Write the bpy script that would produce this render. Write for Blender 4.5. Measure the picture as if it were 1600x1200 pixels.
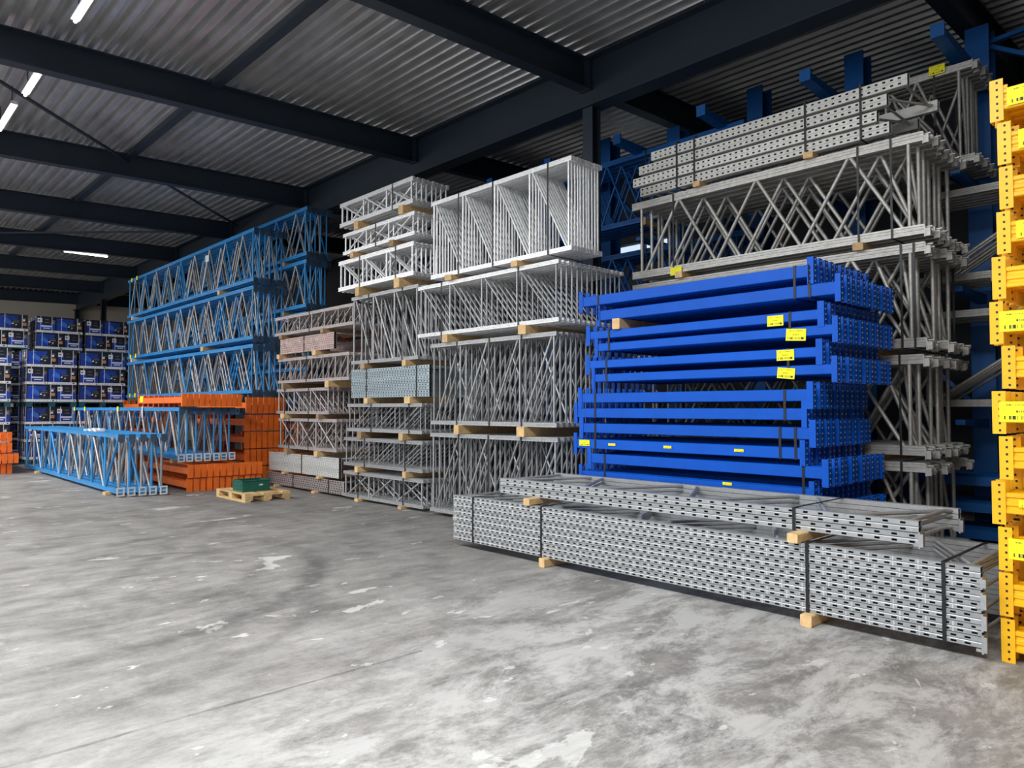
import bpy, bmesh, math, random
from mathutils import Matrix, Vector
R = random.Random(7)
for _o in list(bpy.data.objects): bpy.data.objects.remove(_o)
SC = bpy.context.scene
COL = SC.collection
# ------------------------------------------------------------------ camera, light, exposure
H = 1.6
cam_d = bpy.data.cameras.new('camera'); cam = bpy.data.objects.new('camera', cam_d); COL.objects.link(cam)
cam_d.sensor_width = 36; cam_d.lens = 36*1137/1600; cam_d.clip_start = .05; cam_d.clip_end = 300
_f = Vector((-.72842848*math.cos(.033409), .68512185*math.cos(.033409), math.sin(.033409)))
_r = Vector((.68512185, .72842848, 0)); _u = _r.cross(_f)
cam.matrix_world = Matrix(((_r.x, _u.x, -_f.x, 0), (_r.y, _u.y, -_f.y, 0), (_r.z, _u.z, -_f.z, H), (0, 0, 0, 1)))
SC.camera = cam
W = bpy.data.worlds.new('sky'); SC.world = W; W.use_nodes = True
W.node_tree.nodes['Background'].inputs[0].default_value = (.75, .87, 1, 1)
W.node_tree.nodes['Background'].inputs[1].default_value = 1.2

def area(name, loc, rot, sx, sy, power, col=(1, 1, 1)):
    l = bpy.data.lights.new(name, 'AREA'); l.shape = 'RECTANGLE'; l.size = sx; l.size_y = sy
    l.energy = power; l.color = col
    o = bpy.data.objects.new(name, l); COL.objects.link(o); o.location = loc; o.rotation_euler = rot
    return o
# daylight through the open loading doors behind and to the left of the camera, and area lamps under the closed deck in place of roof lights
area('door_daylight', (-7, -13.6, 3.0), (math.radians(90), 0, 0), 24, 5.0, 420, (.95, .98, 1))
area('door_daylight_left', (-27, -13.6, 3.0), (math.radians(90), 0, 0), 12, 5.0, 600, (1, .97, .94))
area('rooflight_stand_in', (-4, -.9, 6.55), (math.radians(0), 0, 0), 12, 2.4, 1850, (.97, .985, 1))
area('rooflight_stand_in_far', (-23, -.9, 6.55), (math.radians(0), 0, 0), 20, 2.4, 2300, (1, .98, .96))
SC.view_settings.view_transform = 'Standard'; SC.view_settings.look = 'None'
SC.view_settings.gamma = 1; SC.view_settings.use_curve_mapping = False
SC.view_settings.exposure = -0.12

# ------------------------------------------------------------------ materials
def srgb(r, g, b):
    f = lambda c: (c/255/12.92) if c/255 <= .04045 else ((c/255+.055)/1.055)**2.4
    return (f(r), f(g), f(b), 1)
def mat(name, col, rough=.5, metal=0, var=.12, scale=6, bump=0, spec=.5):
    m = bpy.data.materials.new(name); m.use_nodes = True; nt = m.node_tree; b = nt.nodes['Principled BSDF']
    b.inputs['Roughness'].default_value = rough; b.inputs['Metallic'].default_value = metal
    b.inputs['Specular IOR Level'].default_value = spec
    tc = nt.nodes.new('ShaderNodeTexCoord'); oi = nt.nodes.new('ShaderNodeObjectInfo')
    ge = nt.nodes.new('ShaderNodeNewGeometry')
    n = nt.nodes.new('ShaderNodeTexNoise'); n.inputs['Scale'].default_value = scale; n.inputs['Detail'].default_value = 5
    nt.links.new(ge.outputs['Position'], n.inputs['Vector'])
    mr = nt.nodes.new('ShaderNodeMapRange'); mr.inputs[1].default_value = .3; mr.inputs[2].default_value = .7
    mr.inputs[3].default_value = 1-var; mr.inputs[4].default_value = 1+var
    nt.links.new(n.outputs['Fac'], mr.inputs[0])
    mr2 = nt.nodes.new('ShaderNodeMapRange'); mr2.inputs[3].default_value = 1-var; mr2.inputs[4].default_value = 1+var
    nt.links.new(oi.outputs['Random'], mr2.inputs[0])
    mu = nt.nodes.new('ShaderNodeMath'); mu.operation = 'MULTIPLY'
    nt.links.new(mr.outputs[0], mu.inputs[0]); nt.links.new(mr2.outputs[0], mu.inputs[1])
    vm = nt.nodes.new('ShaderNodeVectorMath'); vm.operation = 'SCALE'; vm.inputs[0].default_value = col[:3]
    nt.links.new(mu.outputs[0], vm.inputs['Scale']); nt.links.new(vm.outputs[0], b.inputs['Base Color'])
    if bump:
        bp = nt.nodes.new('ShaderNodeBump'); bp.inputs['Strength'].default_value = bump; bp.inputs['Distance'].default_value = .01
        nt.links.new(n.outputs['Fac'], bp.inputs['Height']); nt.links.new(bp.outputs[0], b.inputs['Normal'])
    return m
def flat(name, col, rough=.6):
    m = bpy.data.materials.new(name); m.use_nodes = True; b = m.node_tree.nodes['Principled BSDF']
    b.inputs['Base Color'].default_value = col; b.inputs['Roughness'].default_value = rough
    return m
def emis(name, col, s):
    m = bpy.data.materials.new(name); m.use_nodes = True; b = m.node_tree.nodes['Principled BSDF']
    b.inputs['Emission Color'].default_value = col; b.inputs['Emission Strength'].default_value = s
    return m
M = dict(
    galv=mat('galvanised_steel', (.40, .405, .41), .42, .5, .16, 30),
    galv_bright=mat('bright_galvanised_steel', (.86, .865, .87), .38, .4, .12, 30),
    galv_warm=mat('dull_galvanised_steel', (.47, .455, .42), .45, .4, .16, 26),
    galv_pink=mat('galvanised_steel_pinkish', (.44, .395, .385), .5, .4, .16, 20),
    galv_white=mat('white_coated_steel', (.62, .63, .61), .5, .1, .06, 12),
    galv_red=mat('steel_with_red_oxide_primer', (.60, .45, .42), .5, .2, .22, 9),
    galv_blue=mat('blueish_galvanised_steel', (.38, .46, .50), .4, .4, .12, 20),
    blue=mat('deep_blue_paint', srgb(0, 86, 196), .45, 0, .07, 4, 0, .25),
    skyblue=mat('sky_blue_paint', srgb(48, 142, 205), .42, 0, .1, 4),
    rackblue=mat('rack_blue_paint', srgb(10, 92, 165), .45, 0, .08, 4),
    orange=mat('orange_paint', srgb(242, 116, 38), .45, 0, .1, 5),
    yellow=mat('yellow_paint', srgb(255, 190, 8), .4, 0, .06, 5),
    beam=mat('dark_blue_grey_structural_paint', srgb(37, 48, 60), .5, 0, .08, 1.5),
    wood=mat('pale_timber', srgb(214, 178, 126), .7, 0, .16, 18, .3),
    woodd=mat('weathered_timber', srgb(168, 136, 100), .75, 0, .18, 18, .3),
    strap=flat('black_strapping', (.008, .008, .009, 1), .45),
    white_strap=flat('white_strapping', (.75, .76, .76, 1), .5),
    grey_strap=flat('steel_strapping', (.3, .3, .3, 1), .4),
    tag=flat('yellow_label', srgb(255, 246, 30), .6),
    black=flat('hole_shade_black', (.01, .01, .01, 1), .6),  # shade inside holes, put in as black
    white=mat('white_print', (.82, .82, .82), .6, 0, .04),
    galv_perf=mat('pale_galvanised_steel', (.66, .65, .61), .48, .25, .1, 20),
    dull_plate=mat('dark_painted_plate', srgb(62, 84, 104), .5, .1, .15, 8),
    galv_front=mat('freshly_galvanised_steel', (.38, .39, .395), .42, .35, .10, 30),
    galv_highlight=mat('galvanised_edge_highlight', (.66, .67, .68), .4, .3, .08, 30),  # paler steel: highlight on fold edges and ribs put into the colour
    green=mat('dark_green_plastic', srgb(22, 92, 78), .45, 0, .1, 8),
    wall=mat('beige_wall_cladding', srgb(188, 178, 164), .8, 0, .05, .8),
    walld=mat('grey_wall_cladding', srgb(58, 60, 64), .8, 0, .05, .8),
    carton=mat('black_carton_print', srgb(24, 26, 40), .5, 0, .15, 4),
    cblue=mat('blue_carton_print', srgb(22, 62, 160), .5, 0, .3, 5),
    cblue2=mat('light_blue_carton_print', srgb(52, 110, 205), .5, 0, .2, 5),
    cgrey=mat('grey_carton_print', srgb(92, 98, 104), .5, 0, .3, 14),
    corange=mat('tan_carton_print', srgb(196, 140, 100), .5, 0, .1),
    teal=mat('teal_pallet_plastic', srgb(22, 84, 96), .5, 0, .1),
    dot=mat('bolt_steel', (.5, .6, .75), .35, .6, .05),
    lamp=emis('fluorescent_tube', (1, .98, .94, 1), 9),
)
def zinc_deck():
    m = mat('profiled_zinc_deck', (.52, .52, .53), .34, .62, .14, 2.0); return m
M['deck'] = zinc_deck()

# barcode label material: flat print
def barcode_mat():
    m = flat('barcode_print', srgb(255, 240, 20)); nt = m.node_tree; b = nt.nodes['Principled BSDF']
    tc = nt.nodes.new('ShaderNodeTexCoord'); sp = nt.nodes.new('ShaderNodeSeparateXYZ')
    nt.links.new(tc.outputs['Generated'], sp.inputs[0])
    def band(out, lo, hi):
        a = nt.nodes.new('ShaderNodeMath'); a.operation = 'GREATER_THAN'; a.inputs[1].default_value = lo; nt.links.new(out, a.inputs[0])
        c = nt.nodes.new('ShaderNodeMath'); c.operation = 'LESS_THAN'; c.inputs[1].default_value = hi; nt.links.new(out, c.inputs[0])
        d = nt.nodes.new('ShaderNodeMath'); d.operation = 'MULTIPLY'; nt.links.new(a.outputs[0], d.inputs[0]); nt.links.new(c.outputs[0], d.inputs[1]); return d.outputs[0]
    def mul(a, b2):
        d = nt.nodes.new('ShaderNodeMath'); d.operation = 'MULTIPLY'; nt.links.new(a, d.inputs[0]); nt.links.new(b2, d.inputs[1]); return d.outputs[0]
    def add(a, b2):
        d = nt.nodes.new('ShaderNodeMath'); d.operation = 'MAXIMUM'; nt.links.new(a, d.inputs[0]); nt.links.new(b2, d.inputs[1]); return d.outputs[0]
    def noise(sx, sz, th):
        mp = nt.nodes.new('ShaderNodeMapping'); mp.inputs['Scale'].default_value = (sx, 0, sz); nt.links.new(tc.outputs['Generated'], mp.inputs[0])
        n = nt.nodes.new('ShaderNodeTexWhiteNoise'); n.noise_dimensions = '3D'
        fl = nt.nodes.new('ShaderNodeVectorMath'); fl.operation = 'FLOOR'; nt.links.new(mp.outputs[0], fl.inputs[0]); nt.links.new(fl.outputs[0], n.inputs[0])
        a = nt.nodes.new('ShaderNodeMath'); a.operation = 'GREATER_THAN'; a.inputs[1].default_value = th; nt.links.new(n.outputs[0], a.inputs[0]); return a.outputs[0]
    x, z = sp.outputs[0], sp.outputs[2]
    bars = mul(mul(band(x, .1, .9), band(z, .12, .30)), noise(80, 0, .5))
    txt = mul(mul(band(x, .35, .65), band(z, .46, .56)), noise(70, 0, .45))
    txt2 = mul(mul(band(x, .15, .85), band(z, .80, .85)), noise(110, 0, .5))
    k = add(bars, add(txt, txt2))
    mx = nt.nodes.new('ShaderNodeMix'); mx.data_type = 'RGBA'; mx.inputs['A'].default_value = srgb(255, 244, 20); mx.inputs['B'].default_value = (.02, .02, .02, 1)
    nt.links.new(k, mx.inputs['Factor']); nt.links.new(mx.outputs['Result'], b.inputs['Base Color'])
    return m
M['barcode'] = barcode_mat()

def floor_mat():
    m = bpy.data.materials.new('worn_concrete'); m.use_nodes = True; nt = m.node_tree; b = nt.nodes['Principled BSDF']; L = nt.links
    ge = nt.nodes.new('ShaderNodeNewGeometry'); P = ge.outputs['Position']
    def N(t, **k):
        n = nt.nodes.new(t)
        for a, v in k.items(): setattr(n, a, v)
        return n
    def noise(scale, detail=6, rough=.6, stretch=None, rot=0, dist=0):
        v = P
        if stretch:
            mp = N('ShaderNodeMapping'); mp.inputs['Rotation'].default_value = (0, 0, rot); mp.inputs['Scale'].default_value = stretch
            L.new(P, mp.inputs[0]); v = mp.outputs[0]
        n = N('ShaderNodeTexNoise'); n.inputs['Scale'].default_value = scale; n.inputs['Detail'].default_value = detail; n.inputs['Roughness'].default_value = rough
        n.inputs['Distortion'].default_value = dist
        L.new(v, n.inputs['Vector']); return n.outputs['Fac']
    def ramp(v, lo, hi, a=0., c=1.):
        r = N('ShaderNodeMapRange'); r.inputs[1].default_value = lo; r.inputs[2].default_value = hi; r.inputs[3].default_value = a; r.inputs[4].default_value = c
        L.new(v, r.inputs[0]); return r.outputs[0]
    def math_(op, a, c):
        n = N('ShaderNodeMath', operation=op)
        for i, v in enumerate((a, c)):
            if isinstance(v, (int, float)): n.inputs[i].default_value = v
            else: L.new(v, n.inputs[i])
        return n.outputs[0]
    sp = N('ShaderNodeSeparateXYZ'); L.new(P, sp.inputs[0]); X, Y = sp.outputs[0], sp.outputs[1]
    # worn area of the slab: nearest the loading side, ragged edge
    d = math_('ADD', X, math_('MULTIPLY', Y, .35))          # grows to +x, -y
    wear = ramp(math_('ADD', d, math_('MULTIPLY', noise(.9, 5), 2.4)), -2.9, -.9)
    big = ramp(noise(.45, 5, .6, None, 0, .6), .3, .7)
    mid = ramp(noise(1.8, 13, .78, None, 0, .4), .38, .62)
    streak = ramp(noise(7.0, 8, .7, (1.0, .3, 1), math.radians(42)), .40, .64)
    fine = ramp(noise(30, 6, .8), .3, .7)
    v = math_('ADD', math_('MULTIPLY', big, .26), math_('MULTIPLY', mid, .30))
    v = math_('ADD', v, math_('MULTIPLY', streak, .26)); v = math_('ADD', v, math_('MULTIPLY', fine, .24))
    cr = N('ShaderNodeValToRGB'); e = cr.color_ramp.elements
    e[0].position = .22; e[0].color = (.135, .130, .123, 1); e[1].position = .82; e[1].color = (.325, .313, .294, 1)
    L.new(v, cr.inputs[0]); col = cr.outputs[0]
    def mix(fac, colA, c):
        mx = N('ShaderNodeMix', data_type='RGBA'); L.new(fac, mx.inputs['Factor']); L.new(colA, mx.inputs['A']); mx.inputs['B'].default_value = c
        return mx.outputs['Result']
    # pale scraped surface in the worn area
    scr = ramp(noise(2.4, 14, .8, (1.0, .5, 1), math.radians(38), .3), .44, .56)
    scr = math_('MULTIPLY', scr, wear)
    col = mix(math_('MULTIPLY', scr, .8), col, (.50, .495, .48, 1))
    blot = ramp(noise(1.5, 9, .62, (1, .6, 1), 1.2, .6), .635, .65)
    col = mix(math_('MULTIPLY', blot, .55), col, (.66, .66, .64, 1))
    chip = ramp(noise(6.5, 6, .6, (1, .5, 1), .5), .655, .67)
    col = mix(math_('MULTIPLY', chip, .6), col, (.62,.62,.60,1))
    # dark scuffs
    sc = ramp(noise(5, 8, .7, (1, .12, 1), math.radians(-50)), .60, .74)
    col = mix(math_('MULTIPLY', sc, .45), col, (.12, .117, .113, 1))
    oil = ramp(noise(.8, 3, .5, None, 0, .5), .66, .74)
    col = mix(math_('MULTIPLY', oil, .35), col, (.12, .117, .113, 1))
    # tyre arcs left by turning fork lifts
    nz = noise(5, 6, .7)
    for (cx, cy, r, w, s, a0, a1) in ((-8.0, 1.2, 2.75, .16, .62, -.5, 1.9), (-8.2, 1.3, 2.2, .12, .4, -1.2, 1.7), (-7.2, .6, 2.9, .13, .35, -.6, 1.6),
                                      (-7.6, 2.4, .95, .1, .5, 2.0, 3.9), (-6.5, 1.9, 1.5, .12, .35, -2.4, -.6), (-10.5, -1, 4.2, .14, .35, -.2, 1.4), (-12.0, 1.0, 3.4, .12, .3, -.4, 1.5)):
        dx = math_('SUBTRACT', X, cx); dy = math_('SUBTRACT', Y, cy)
        rr = math_('SQRT', math_('ADD', math_('MULTIPLY', dx, dx), math_('MULTIPLY', dy, dy)), 0)
        ring = ramp(math_('ABSOLUTE', math_('SUBTRACT', rr, r), 0), w*.25, w, 1, 0)
        an = math_('ARCTAN2', dy, dx)
        mid_a = (a0+a1)/2; half = (a1-a0)/2
        am = ramp(math_('ABSOLUTE', math_('SUBTRACT', an, mid_a), 0), half*.5, half, 1, 0)
        f = math_('MULTIPLY', math_('MULTIPLY', ring, am), math_('MULTIPLY', ramp(nz, .3, .6), s))
        col = mix(f, col, (.06, .058, .056, 1))
    # slab joints
    for (axis, c0, lo, hi) in ((X, -3.95, -30, 2.9), (X, -10.4, -30, 30), (Y, -1.9, -60, 30), (X, -17, -30, 30)):
        wob = math_('ADD', math_('SUBTRACT', axis, c0), math_('MULTIPLY', math_('SUBTRACT', noise(1.3, 3), .5), .05))
        j = ramp(math_('ABSOLUTE', wob, 0), .004, .02, 1, 0)
        o = Y if axis is X else X
        j = math_('MULTIPLY', math_('MULTIPLY', j, math_('LESS_THAN', o, hi)), ramp(noise(2.2, 6, .7), .38, .58, .15, 1))
        col = mix(math_('MULTIPLY', j, .55), col, (.05, .05, .05, 1))
    L.new(col, b.inputs['Base Color'])
    L.new(ramp(mid, 0, 1, .48, .78), b.inputs['Roughness']); b.inputs['Specular IOR Level'].default_value = .35
    bp = N('ShaderNodeBump'); bp.inputs['Strength'].default_value = .25; bp.inputs['Distance'].default_value = .006
    L.new(v, bp.inputs['Height']); L.new(bp.outputs[0], b.inputs['Normal'])
    return m
M['floor'] = floor_mat()

# ------------------------------------------------------------------ mesh helpers
class MB:
    def __init__(s): s.v = []; s.f = []; s.m = []
    def poly(s, pts, mi=0):
        n = len(s.v); s.v += [tuple(p) for p in pts]; s.f.append(tuple(range(n, n+len(pts)))); s.m.append(mi)
    def box(s, a, b, mi=0):
        x0, y0, z0 = a; x1, y1, z1 = b; n = len(s.v)
        s.v += [(x0, y0, z0), (x1, y0, z0), (x1, y1, z0), (x0, y1, z0), (x0, y0, z1), (x1, y0, z1), (x1, y1, z1), (x0, y1, z1)]
        for q in ((0, 3, 2, 1), (4, 5, 6, 7), (0, 1, 5, 4), (1, 2, 6, 5), (2, 3, 7, 6), (3, 0, 4, 7)):
            s.f.append(tuple(n+i for i in q)); s.m.append(mi)
        return s
    def ext(s, prof, a, b, axis='x', mi=0, caps=True):
        """extrude a closed profile (list of 2-d points, counter-clockwise seen from +axis) between a and b"""
        n = len(s.v); k = len(prof)
        for t in (a, b):
            for p, q in prof:
                s.v.append({'x': (t, p, q), 'y': (p, t, q), 'z': (p, q, t)}[axis])
        for i in range(k):
            j = (i+1) % k; q = (n+i, n+j, n+k+j, n+k+i)
            s.f.append(q if axis != 'y' else q[::-1]); s.m.append(mi)
        if caps:
            c0 = tuple(range(n+k-1, n-1, -1)); c1 = tuple(range(n+k, n+2*k))
            if axis == 'y': c0, c1 = c0[::-1], c1[::-1]
            s.f += [c0, c1]; s.m += [mi, mi]
        return s
    def bar(s, p, q, w, h=None, mi=0, up=(0, 0, 1)):
        p = Vector(p); q = Vector(q); h = h or w; d = (q-p).normalized(); u = Vector(up)
        if abs(d.dot(u)) > .98: u = Vector((0, 1, 0))
        r = d.cross(u).normalized()*w/2; t = r.cross(d).normalized()*h/2; n = len(s.v)
        for c in (p, q):
            s.v += [tuple(c-r-t), tuple(c+r-t), tuple(c+r+t), tuple(c-r+t)]
        for f in ((0, 1, 2, 3), (7, 6, 5, 4), (0, 4, 5, 1), (1, 5, 6, 2), (2, 6, 7, 3), (3, 7, 4, 0)):
            s.f.append(tuple(n+i for i in f)); s.m.append(mi)
        return s
    def mesh(s, name, mats, smooth=False):
        me = bpy.data.meshes.new(name); me.from_pydata(s.v, [], s.f)
        for m in (mats if isinstance(mats, (list, tuple)) else [mats]): me.materials.append(M[m] if isinstance(m, str) else m)
        me.polygons.foreach_set('material_index', s.m)
        if smooth: me.polygons.foreach_set('use_smooth', [True]*len(s.f))
        me.update(); return me
    def fixed(s, name, mats, smooth=False):
        me = s.mesh(name, mats, smooth); bm = bmesh.new(); bm.from_mesh(me); bmesh.ops.recalc_face_normals(bm, faces=bm.faces); bm.to_mesh(me); bm.free(); return me
CACHE = {}
def cached(key, fn):
    if key not in CACHE: CACHE[key] = fn()
    return CACHE[key]
def put(name, me, parent=None, loc=(0, 0, 0), rot=None, sc=None, mx=None):
    o = bpy.data.objects.new(name, me); COL.objects.link(o)
    if mx is not None: o.matrix_local = mx
    else:
        o.location = loc
        if rot: o.rotation_euler = rot
        if sc: o.scale = sc
    if parent: o.parent = parent
    return o
def empty(name, loc, label, cat, group=None, rz=0):
    o = bpy.data.objects.new(name, None); COL.objects.link(o); o.location = loc; o.empty_display_size = .1
    o.rotation_euler = (0, 0, rz)
    return tag(o, label, cat, group)
def tag(o, label, cat, group=None):
    o['label'] = label; o['category'] = cat; o['kind'] = 'thing'
    if len(label.split()) > 16: print('LONG', len(label.split()), label)
    if group: o['group'] = group
    return o
def struct(name, me, loc=(0, 0, 0), rot=None, parent=None):
    o = put(name, me, parent, loc, rot)
    if not parent: o['kind'] = 'structure'
    return o

# unit tube along z (length 1, diameter 1), eight sided and smooth
def unit_tube(m):
    def f():
        mb = MB(); k = 8
        for z in (0, 1):
            for i in range(k):
                a = 2*math.pi*(i+.5)/k; mb.v.append((.5*math.cos(a), .5*math.sin(a), z))
        for i in range(k):
            j = (i+1) % k; mb.f.append((i, j, k+j, k+i)); mb.m.append(0)
        me = mb.mesh('brace', m, True); return me
    return cached(('tube', m), f)
def strut(name, m, parent, p, q, w, d=None):
    p = Vector(p); q = Vector(q); v = q-p; L = v.length; z = v/L
    y = Vector((0, 1, 0)) if abs(z.y) < .9 else Vector((1, 0, 0))
    x = y.cross(z).normalized(); y = z.cross(x)
    d = d or w
    mx = Matrix(((x.x*w, y.x*d, z.x*L, p.x), (x.y*w, y.y*d, z.y*L, p.y), (x.z*w, y.z*d, z.z*L, p.z), (0, 0, 0, 1)))
    return put(name, unit_tube(m), parent, mx=mx)

# ------------------------------------------------------------------ building shell
def shell():
    mb = MB(); mb.poly([(-45, -16, 0), (12, -16, 0), (12, 16, 0), (-45, 16, 0)])
    f = struct('floor', mb.mesh('floor', 'floor'))
    # profiled deck: ribs run along x, roof rises 0.03 per metre towards +y; closed, without openings for roof lights
    pr, dep = .207, .10
    def z(y): return 6.885+.03*(y-8.2)
    mb = MB()
    pts = []; y = -14.0
    while y < 14:
        pts += [(y, z(y)), (y+.07, z(y)), (y+.105, z(y)+dep), (y+.17, z(y)+dep)]; y += pr
    for (xa, xb) in ((-38.2, -16.0), (-16.0, 2.1), (2.1, 8.2)):
        for i in range(len(pts)-1):
            (a, za), (b, zb) = pts[i], pts[i+1]
            mb.poly([(xa, a, za), (xa, b, zb), (xb, b, zb), (xb, a, za)])
    c = struct('ceiling', mb.mesh('ceiling', 'deck'))
    # walls
    mb = MB(); mb.box((-38.3, -14, 0), (-38.05, 14, 7.2)); 
    wl = struct('wall_left', mb.mesh('wall_left', 'wall'))
    # back wall with a small window opening
    mb = MB()
    wx0, wx1, wz0, wz1 = -10.9, -9.1, 4.95, 5.42
    mb.box((-38, 13.5, 0), (wx0, 13.7, 7.3)); mb.box((wx1, 13.5, 0), (8, 13.7, 7.3)); mb.box((wx0, 13.5, 0), (wx1, 13.7, wz0)); mb.box((wx0, 13.5, wz1), (wx1, 13.7, 7.3))
    struct('wall_back', mb.mesh('wall_back', 'walld'))
    g = flat('window_glass', (.9, .95, 1, 1), .05); g.node_tree.nodes['Principled BSDF'].inputs['Transmission Weight'].default_value = 1
    mb = MB(); mb.box((wx0, 13.58, wz0), (wx1, 13.6, wz1)); w = struct('window_1', mb.mesh('window', g))
    mb = MB(); 
    for x in (wx0, (wx0+wx1)/2-.03, wx1-.06): mb.box((x, 13.54, wz0), (x+.06, 13.64, wz1))
    struct('window_frame', mb.mesh('window_frame', 'beam'), parent=w)
    mb = MB(); mb.box((8, -14, 0), (8.2, 14, 7.3)); struct('wall_right', mb.mesh('wall_right', 'walld'))
    # wall behind the camera with the loading door openings left free
    mb = MB(); mb.box((-38, -14.1, 5.6), (8, -13.9, 7.0))
    for a, b in ((-38, -33.2), (-20.8, -19.2), (5.2, 8)): mb.box((a, -14.1, 0), (b, -13.9, 5.6))
    struct('wall_front', mb.mesh('wall_front', 'walld'))
    # I profile rafters along y, girder along x
    def ibeam(mb, axis, a, b, c, z0, z1, w, t=.018):
        pr_ = [(-w/2, z0), (w/2, z0), (w/2, z0+t), (t/2, z0+t), (t/2, z1-t), (w/2, z1-t), (w/2, z1), (-w/2, z1), (-w/2, z1-t), (-t/2, z1-t), (-t/2, z0+t), (-w/2, z0+t)]
        mb.ext([(c+p, q) for p, q in pr_], a, b, axis)
    for i in range(-1, 8):
        x = -7.1-4.4*i
        for (a, b) in ((-14, 8.235), (8.265, 13.5)):
            me = MB(); ibeam(me, 'y', a, b, x, 6.37+.03*(0-0), 6.83, .2)
            o = struct('roof_beam', me.fixed('roof_beam', 'beam'))
            # shear to follow the roof slope
            for v in o.data.vertices: v.co.z += .03*(v.co.y-8.2)
    mb = MB(); ibeam(mb, 'x', -38.05, 8, 8.25, 6.08, 6.83, .3, .028)
    g = struct('roof_girder', mb.fixed('roof_girder', 'beam'))
    # bolted end plates of the rafters on the girder web
    for i in range(-1, 8):
        x = -7.1-4.4*i
        mb = MB(); mb.box((x-.11, 8.16, 6.36), (x+.11, 8.236, 6.80))
        p = put('connection_plate', mb.mesh('connection_plate', 'beam'), g)
        for dx in (-.075, .075):
            for dz in (6.45, 6.55, 6.65, 6.74):
                b = MB(); b.box((x+dx-.016, 8.14, dz-.016), (x+dx+.016, 8.16, dz+.016)); put('bolt', b.mesh('bolt', 'beam'), p)
    # columns
    for x in (-7.03, -20.3, -33.5, -37.85, 6.1):
        mb = MB(); w, t = .19, .02
        pr_ = [(-w/2, -w/2), (w/2, -w/2), (w/2, -w/2+t), (t/2, -w/2+t), (t/2, w/2-t), (w/2, w/2-t), (w/2, w/2), (-w/2, w/2), (-w/2, w/2-t), (-t/2, w/2-t), (-t/2, -w/2+t), (-w/2, -w/2+t)]
        mb.ext([(x+p, 8.25+q) for p, q in pr_], 0, 6.08, 'z')
        struct('column', mb.fixed('column', 'beam'))
        mb = MB(); mb.box((x-.2, 8.05, 0), (x+.2, 8.45, .03)); struct('column_base', mb.mesh('column_base', 'beam'))
    # dark purlins in line with the ribs, and thin bracing rods
    for (xa, xb) in ((-11.6, -7.2), (-16.0, -11.6), (-20.3, -16.0), (-24.7, -20.3), (-29.1, -24.7)):
        mb = MB(); mb.box((xa+.12, 4.28, 6.66), (xb-.12, 4.42, 6.765)); struct('purlin', mb.mesh('purlin', 'beam'))
    for p, q in (((-12.2, .9, 6.5), (-15.8, 4.3, 6.55)), ((-16.1, 4.6, 6.55), (-19.6, 8.1, 6.6)), ((-24.6, 3.3, 6.5), (-20.6, 7.9, 6.6)), ((-7.2, -3.5, 6.4), (-11.4, .7, 6.45))):
        mb = MB(); mb.bar(p, q, .045); struct('bracing_rod', mb.mesh('bracing_rod', 'beam'))
    # wall girts of the far wall
    for zz in (5.55,): 
        mb = MB(); mb.box((-38.05, -14, 6.55), (-37.95, 13.5, 6.9)); struct('trim_1', mb.mesh('trim', 'beam'))
shell()
# rims added round the two roof area lamps, under the closed deck
for (cx, w) in ((-4, 12), (-23, 20)):
    mb = MB()
    for y in (-2.16, .30): mb.box((cx-w/2-.06, y, 6.5), (cx+w/2+.06, y+.06, 6.62 if y > 0 else 6.56))
    for x in (cx-w/2-.06, cx+w/2): mb.box((x, -2.10, 6.5), (x+.06, .30, 6.56))
    struct('rooflight_stand_in_rim', mb.mesh('rooflight_stand_in_rim', 'white'))

def ceiling_light(x, y, z, along, L, label):
    t = empty('ceiling_light', (x, y, z), label, 'ceiling light')
    a = math.radians(90) if along == 'y' else 0
    t.rotation_euler = (0, 0, a)
    mb = MB(); mb.ext([(-.05, 0), (.05, 0), (.035, .05), (-.035, .05)], -L/2, L/2); put('housing', mb.fixed('housing', 'white'), t)
    mb = MB(); k = 8
    mb.ext([(.022*math.cos(2*math.pi*i/k), -.02+.022*math.sin(2*math.pi*i/k)) for i in range(k)], -L/2+.02, L/2-.02)
    put('tube', mb.fixed('tube', 'lamp'), t)
    for s in (-L*.35, L*.35):
        mb = MB(); mb.box((s-.006, -.006, .05), (s+.006, .006, 6.60+.03*(y-0)-z)); put('suspension_wire', mb.mesh('suspension_wire', 'beam'), t)
ceiling_light(-9.35, 2.08, 6.3, 'x', 1.2, 'lit fluorescent tube at the very top of the picture, nearest one under the roof')
ceiling_light(-12.2, 2.05, 6.3, 'x', 1.25, 'lit fluorescent tube just behind the long dark roof beam, right of its twin')
ceiling_light(-14.1, 2.0, 6.3, 'x', 1.5, 'lit fluorescent tube at the left picture edge under the roof')
ceiling_light(-24.85, 5.62, 6.3, 'y', 1.2, 'small distant fluorescent tube above the stacked blue cartons')

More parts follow.
